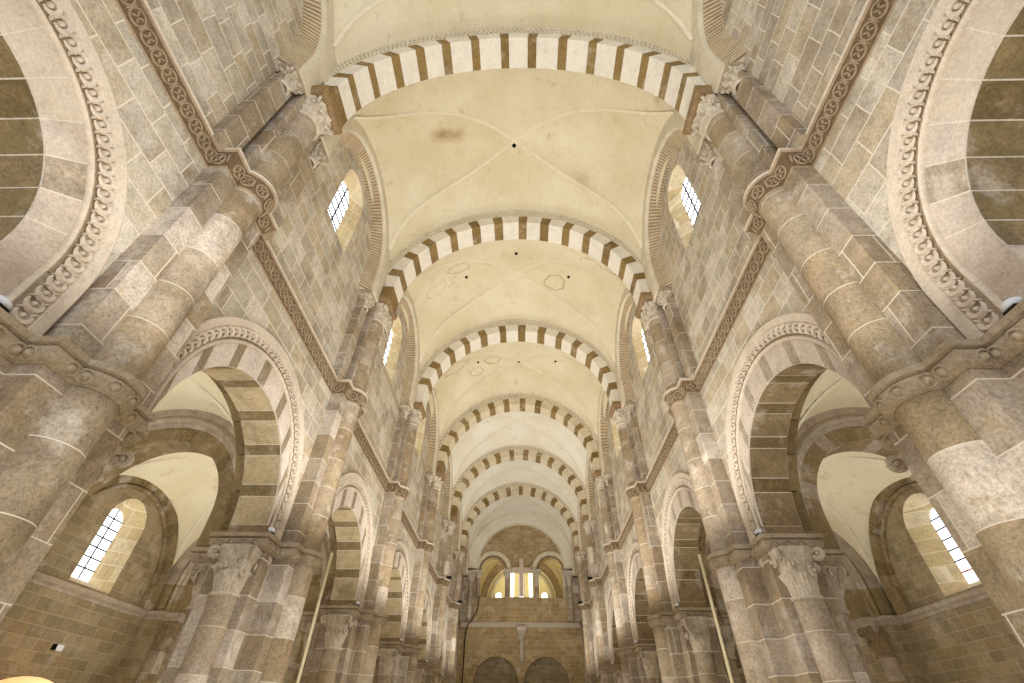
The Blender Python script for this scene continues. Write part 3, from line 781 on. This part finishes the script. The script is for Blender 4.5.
# ------------------------------------------------------------------ end wall
m = MB(); Y = YEND; q = .1
zs_, spring = 10.92, 13.0
def arch_hole(c, r, zb, zsp, n=14): return [(c - r, zb)] + [(c - r * cos(pi * i / n), zsp + r * sin(pi * i / n)) for i in range(n + 1)] + [(c + r, zb)]
holeL = arch_hole(-2.42, 1.1, zs_, 13.05); holeR = arch_hole(2.70, 1.1, zs_, 13.05)
holeC = [(-.92, zs_), (-.92, 12.95), (1.2, 12.95), (1.2, zs_)]
b1 = arch_hole(-1.93, 1.78, .0, 4.95); b2 = arch_hole(2.02, 1.78, .0, 4.95)
poly_face(m, [(-XO - .3, -.05), (XO + .3, -.05), (XO + .3, 19), (-XO - .3, 19)], [holeL, holeR, holeC, [(x, max(z, .02)) for x, z in b1], [(x, max(z, .02)) for x, z in b2]], lambda a, b: (a, Y, b), 'end')
tag(m.build('wall_far'), 'coursed ochre stone end wall closing the nave', 'wall', kind='structure')
for h, lb in ((holeL, 'left'), (holeR, 'right')):
    t = thing('gallery_arch', ((h[0][0] + h[-1][0]) / 2, Y, zs_), '%s of the two round gallery arches high in the far end wall' % lb, 'arch', 'gallery arches in the end wall')
    m = MB(); m.grid([[(x, Y, z) for x, z in h], [(x, Y + .7, z) for x, z in h]], 2, len(h), 'end', cv=True); m.build('reveal', t, angle=30)
    c = (h[0][0] + h[-1][0]) / 2
    m = MB(); A = Arch(m, 'X', c)
    A.seg([(1.1, 13.05, Y + .02), (1.1, 13.05, Y - .03), (1.28, 13.05, Y - .05), (1.28, 13.05, Y + .02)], 0, pi, 'midd', 24)
    A.seg([(1.27, 13.05, Y + .02), (1.27, 13.05, Y - .1), (1.62, 13.05, Y - .14), (1.66, 13.05, Y + .02)], 0, pi, 'cream', 24)
    m.build('archivolt', t, angle=30)
    for sg in (-1, 1):
        m = MB(); x = c + sg * 1.25; half_column(m, x, Y - .05, .17, zs_, 12.4, 'shaft', n=14)
        o = m.build('small_column', t, angle=40)
        m = MB(); capital(m, x, Y - .05, 12.4, 12.88, .16, .27, .27, 50 + int(x * 3)); m.box(x - .32, x + .32, Y - .36, Y + .3, 12.88, 13.02, 'carved'); m.build('column_capital', o, angle=50)
m = MB(); m.box(-1.5, 1.85, Y - .3, Y + .5, 12.96, 13.12, 'carved'); tag(m.build('lintel'), 'pale stone lintel bridging the middle gallery opening in the end wall', 'lintel')
t = thing('cross', (.1, Y - .35, zs_), 'large pale cross standing in the middle gallery opening', 'cross')
m = MB(); m.box(-.08, .30, Y - .46, Y - .30, zs_, 13.95, 'cross'); m.build('upright', t)
m = MB(); m.box(-.75, .97, Y - .455, Y - .305, 12.98, 13.2, 'cross'); m.build('crossbar', t)
m = MB(); m.box(-1.34, 1.64, Y - .16, Y + .02, Z1t, zs_, 'end'); m.box(-1.4, 1.7, Y - .2, Y + .02, zs_ - .08, zs_, 'end'); tag(m.build('gallery_parapet'), 'shallow projecting masonry panel under the middle gallery opening', 'parapet')
m = MB(); sweep(m, [(-WU, Y), (WU, Y)][::-1], [(-.05, Z1b + .08), (.03, Z1b + .08), (.12, Z1b + .28), (.2, Z1b + .3), (.2, Z1t - .02), (-.1, Z1t)], 'carved', 1)
tag(m.build('end_cornice'), 'straight pale cornice across the far end wall', 'cornice')
t = thing('corbel', (.1, Y, 6.5), 'slender carved corbel bracket hanging under the end wall cornice', 'corbel')
m = MB(); m.box(-.3, .5, Y - .5, Y, 8.45, 8.72, 'carved'); capital(m, .1, Y - .1, 7.85, 8.45, .2, .36, .36, 77); m.build('bracket_capital', t, angle=50)
m = MB(); half_column(m, .1, Y - .1, .16, 6.75, 7.85, 'carved', n=14); m.build('shaft', t, angle=40)
m = MB(); m.grid([[(.1 + r * cos(2 * pi * i / 14), Y - .1 + r * sin(2 * pi * i / 14), z) for i in range(14)] for r, z in ((.16, 6.8), (.27, 6.74), (.29, 6.66), (.18, 6.6), (.24, 6.52), (.12, 6.4), (.02, 6.3))], 7, 14, 'carved', cv=True); m.build('pendant', t, angle=50)
for h, lb, cx_ in ((b1, 'left', -1.93), (b2, 'right', 2.02)):
    t = thing('blind_arch', (cx_, Y, 0), '%s of the two round blind arches low in the far end wall' % lb, 'arch', 'blind arches in the end wall')
    m = MB(); m.grid([[(x, Y, max(z, .02)) for x, z in h], [(x, Y + .45, max(z, .02)) for x, z in h]], 2, len(h), 'end', cv=True); m.build('reveal', t, angle=30)
    m = MB(); m.add([(x, Y + .45, max(z, .02)) for x, z in h], [tuple(range(len(h)))], 'aisle'); m.build('infill', t)
# band of the last wall arch
t = thing('end_wall_arch', (0, Y, 13), 'broad pale plaster arch band where the last vault meets the end wall', 'arch')
m = MB(); A = Arch(m, 'X', .05)
A.seg([(3.95, 13.15, Y + .02), (3.95, 13.15, Y - .35), (4.9, 13.15, Y - .38), (4.9, 13.15, Y + .02)], 0, pi, 'vaultw', 40)
m.build('arch_band', t, angle=30)
m = MB(); A = Arch(m, 'X', .05)
A.seg([(3.85, 13.15, Y + .02), (3.85, 13.15, Y - .18), (3.95, 13.15, Y - .22), (3.97, 13.15, Y + .02)], 0, pi, 'cream', 40)
m.build('inner_roll', t, angle=30)
for s in (-1, 1):
    t = thing('corner_respond', (s * 4.4, Y, 9), '%s corner half-column cluster flanking the gallery openings of the end wall' % SIDE[s], 'column', 'corner responds at the end wall')
    m = MB(); m.box(*sorted((s * 3.95, s * WU)), Y - .35, Y + .02, Z1t, 12.4, 'pier'); m.build('pilaster', t)
    m = MB(); half_column(m, s * 4.3, Y - .4, .2, Z1t, 12.1, n=16); m.build('engaged_column', t, angle=40)
    m = MB(); capital(m, s * 4.3, Y - .4, 12.1, 12.7, .2, .34, .32, 90 + s); m.box(*sorted((s * 3.85, s * WU)), Y - .78, Y, 12.7, 12.88, 'carved'); m.build('column_capital', t, angle=50)
# the gallery room seen through the openings
D = 5.0
m = MB(); n = 30
m.grid([[(-5.9 * cos(pi * i / n), yy, 11.9 + 6.2 * sin(pi * i / n) ** .8) for yy in (Y + .75, Y + D)] for i in range(n + 1)], n + 1, 2, 'vaulty')
for sg in (-1, 1): m.box(*sorted((sg * 5.85, sg * 5.95)), Y + .75, Y + D, 10.8, 12, 'vaulty')
m.add([(-5.9, Y + D, 10.8), (5.9, Y + D, 10.8), (5.9, Y + D, 18.2), (-5.9, Y + D, 18.2)], [(0, 1, 2, 3)], 'vaulty')
m.add([(-5.9, Y + .75, 10.8), (5.9, Y + .75, 10.8), (5.9, Y + D, 10.8), (-5.9, Y + D, 10.8)], [(0, 1, 2, 3)], 'vaulty')
tag(m.build('wall_gallery', angle=30), 'yellow plastered vaulted gallery behind the end wall openings', 'wall', kind='structure')
t = thing('gallery_rib_arch', (.1, Y + D - .3, 10.9), 'large stepped arch ribs in the yellow room beyond the end wall openings', 'arch')
for r0, r1, yy, mt, nm in ((3.35, 3.95, Y + D - .5, 'midd', 'broad_rib'), (2.75, 2.95, Y + D - .3, 'bandw', 'slender_rib'), (4.5, 4.62, Y + D - .25, 'bandw', 'outer_rib')):
    m = MB(); A = Arch(m, 'X', .1); A.seg([(r0, 11.7, yy), (r1, 11.7, yy), (r1, 11.7, Y + D), (r0, 11.7, Y + D)], 0, pi, mt, 30)
    for sg in (-1, 1): A.leg([(r0, 11.7, yy), (r1, 11.7, yy), (r1, 11.7, Y + D), (r0, 11.7, Y + D)], sg, 10.82, mt)
    m.build(nm, t, angle=30)
for i, (x, zb, hw, h) in enumerate([(-.8, 11.2, .17, 3.0), (.1, 11.2, .22, 3.6), (1.0, 11.2, .17, 3.0), (-2.1, 11.2, .3, 1.2), (2.3, 11.2, .3, 1.2)]):
    wn += 1
    t = thing('window_%d' % wn, (x, Y + D - .1, zb), 'bright %s window seen through the far gallery opening' % ['left narrow', 'central tall', 'right narrow', 'low outer left', 'low outer right'][i], 'window', kind='structure')
    hh = arch_hole(x, hw, zb, zb + h - hw, 10)
    m = MB(); m.add([(a, Y + D - .06, b) for a, b in hh], [tuple(range(len(hh)))], 'pane'); m.build('pane', t)
    m = MB(); m.grid([[(a, Y + D - .02, b) for a, b in hh], [(a, Y + D - .16, b) for a, b in hh], [(x + (a - x) * 1.3, Y + D - .16, zb + (b - zb) * 1.05 - .06) for a, b in hh], [(x + (a - x) * 1.3, Y + D - .02, zb + (b - zb) * 1.05 - .06) for a, b in hh]], 4, len(hh), 'bandw', cv=True); m.build('frame', t)

# ------------------------------------------------------------------ small things
def floodlight(x, y, z, s, dark, label, grp, light=True):
    t = thing('floodlight', (x, y, z), label, 'lamp', grp)
    m = MB(); m.box(x - .09, x + .09, y - .07, y + .07, z, z + .04, 'black')
    m.build('base', t)
    m = MB(); c = (x, y, z + .1); mat = 'black' if dark else 'lampwhite'
    if dark: m.box(x - .14, x + .14, y - .09, y + .09, z + .04, z + .18, mat)
    else: m.sphere((x, y, z + .09), .085, mat, 14, 8, (1.15, 1.15, .75))
    m.build('housing', t, angle=50)
for k in range(1, 7):
    for s in (-1, 1):
        h = 1.42 if k == 1 else 1.3
        floodlight(s * (WU - .02), py(k, s) - h + (.24 if k == 1 else .05), Z0t, s, False, 'small white floodlight on the impost band of the %s pier in the %s row' % (['', 'nearest', 'second', 'third', 'fourth', 'fifth', 'farthest'][k], SIDE[s]), 'white floodlights on the impost bands')
        for up_, en in ((1, FLOOD * (.75 if k == 1 else .75 if k > 4 else 1)), (-1, FLOOD * (.2 if k > 3 else .45))):  # mid-air discs stand in for the floodlights; downward ones are added fill
            L = bpy.data.lights.new('flood_and_fill', 'AREA'); L.energy = en; L.color = (1, .965, .91); L.shape = 'DISK'; L.size = 2.0; L.spread = radians(170)
            o = bpy.data.objects.new('flood_and_fill', L); COL.objects.link(o); o.location = (s * 2.6, py(k, s) - 1.4, Z0t + .2 + up_ * .05)
            o.rotation_euler = Vector((0, .15 * up_, up_)).to_track_quat('-Z', 'Y').to_euler()
for k in (5, 6):
    for s in (-1, 1):
        floodlight(s * 4.35, PY[k] - .15, Z1t, s, True, 'black floodlight standing on the string course of the %s pier, %s row' % ({5: 'fifth', 6: 'farthest'}[k], SIDE[s]), 'black floodlights on the string course')
for s in (-1, 1):
    t = thing('tall_pole', (s * 4.35, 11.35, 0), 'tall slender cream pole standing beside the second pier of the %s row' % SIDE[s], 'pole')
    m = MB(); half_column(m, s * 4.42, 11.35, .035, 0, 4.98, 'pole', n=12); m.add([(s * 4.42 + .035 * cos(a), 11.35 + .035 * sin(a), 4.98) for a in [2 * pi * i / 12 for i in range(12)]], [tuple(range(12))], 'pole')
    m.build('shaft', t, angle=40)
    m = MB(); half_column(m, s * 4.42, 11.35, .16, 0, .03, 'black', n=16); m.add([(s * 4.42 + .16 * cos(a), 11.35 + .16 * sin(a), .03) for a in [2 * pi * i / 16 for i in range(16)]], [tuple(range(16))], 'black'); m.build('foot', t)
# black cable down the far left corner
cpts = [(-3.55, 43.0, 11.0), (-3.6, 42.98, 10.2), (-3.75, 42.9, 9.6), (-4.05, 42.72, 9.14), (-4.35, 42.7, 8.7), (-4.5, 42.85, 8.0), (-4.5, 42.95, 6.5), (-4.52, 43.0, 4.5), (-4.55, 43.0, 2.5), (-4.55, 43.0, .2)]
m = MB()
def cr(p0, p1, p2, p3, t): return p1 * 1.0 + (p2 - p0) * .5 * t + (p0 * 2 - p1 * 5 + p2 * 4 - p3) * .5 * t * t + (p1 * 3 - p0 - p2 * 3 + p3) * .5 * t ** 3
cv = [Vector(p) for p in cpts]; fine = []
for i in range(len(cv) - 1):
    a, b, c, d = cv[max(i - 1, 0)], cv[i], cv[i + 1], cv[min(i + 2, len(cv) - 1)]
    fine += [cr(a, b, c, d, q / 5) for q in range(5)]
fine.append(cv[-1])
m.grid([[(p.x + .045 * cos(a), p.y + .045 * sin(a), p.z) for a in [2 * pi * i / 6 for i in range(6)]] for p in fine], len(fine), 6, 'cable', cv=True)
tag(m.build('cable', smooth=True), 'black cable hanging down the left corner of the end wall', 'cable')
t = thing('wall_box', (-XO, 13.86, 3.3), 'small white box fixed to the left aisle wall below the window', 'box')
m = MB(); m.box(-XO, -XO + .1, 13.74, 13.98, 3.29, 3.42, 'lampwhite'); m.build('housing', t); m = MB(); m.box(-XO, -XO + .12, 13.71, 13.74, 3.29, 3.42, 'black'); m.build('end_cap', t)
t = thing('globe_lamp', (-11.2, 12.6, 0), 'warm glowing round lamp top in front of the left aisle wall', 'lamp')
m = MB(); m.sphere((-11.3, 12.75, 2.28), .72, 'orange', 24, 12, (1, 1, .52)); m.build('lamp_shade', t, smooth=True)
m = MB(); half_column(m, -11.3, 12.75, .04, 0, 2.1, 'black', n=10); half_column(m, -11.3, 12.75, .3, 0, .05, 'black', n=20); m.build('stand', t)

# warm lamp inside the gallery beyond the end wall
L = bpy.data.lights.new('gallery_lamp', 'POINT'); L.energy = 150; L.color = (1, .95, .8); L.shadow_soft_size = .5
o = bpy.data.objects.new('gallery_lamp', L); COL.objects.link(o); o.location = (0, YEND + 2.4, 13.5)
# unseen fill lights added in mid-air to brighten each aisle bay
for s in (-1, 1):
    for k in range(0, 7):
        c = (PY[k] + PY[k + 1]) / 2
        for up_, en in ((1, AISLE_FILL), (-1, AISLE_FILL * .5)):
            L = bpy.data.lights.new('aisle_fill', 'AREA'); L.energy = en * (.65 if s > 0 else 1); L.color = (1, .955, .89); L.shape = 'DISK'; L.size = 1.6; L.spread = radians(175)
            o = bpy.data.objects.new('aisle_fill', L); COL.objects.link(o); o.location = (s * 8.6, c, 3.6 + .05 * up_)
            o.rotation_euler = Vector((s * .35, 0, up_)).to_track_quat('-Z', 'Y').to_euler()
bpy.context.view_layer.update()
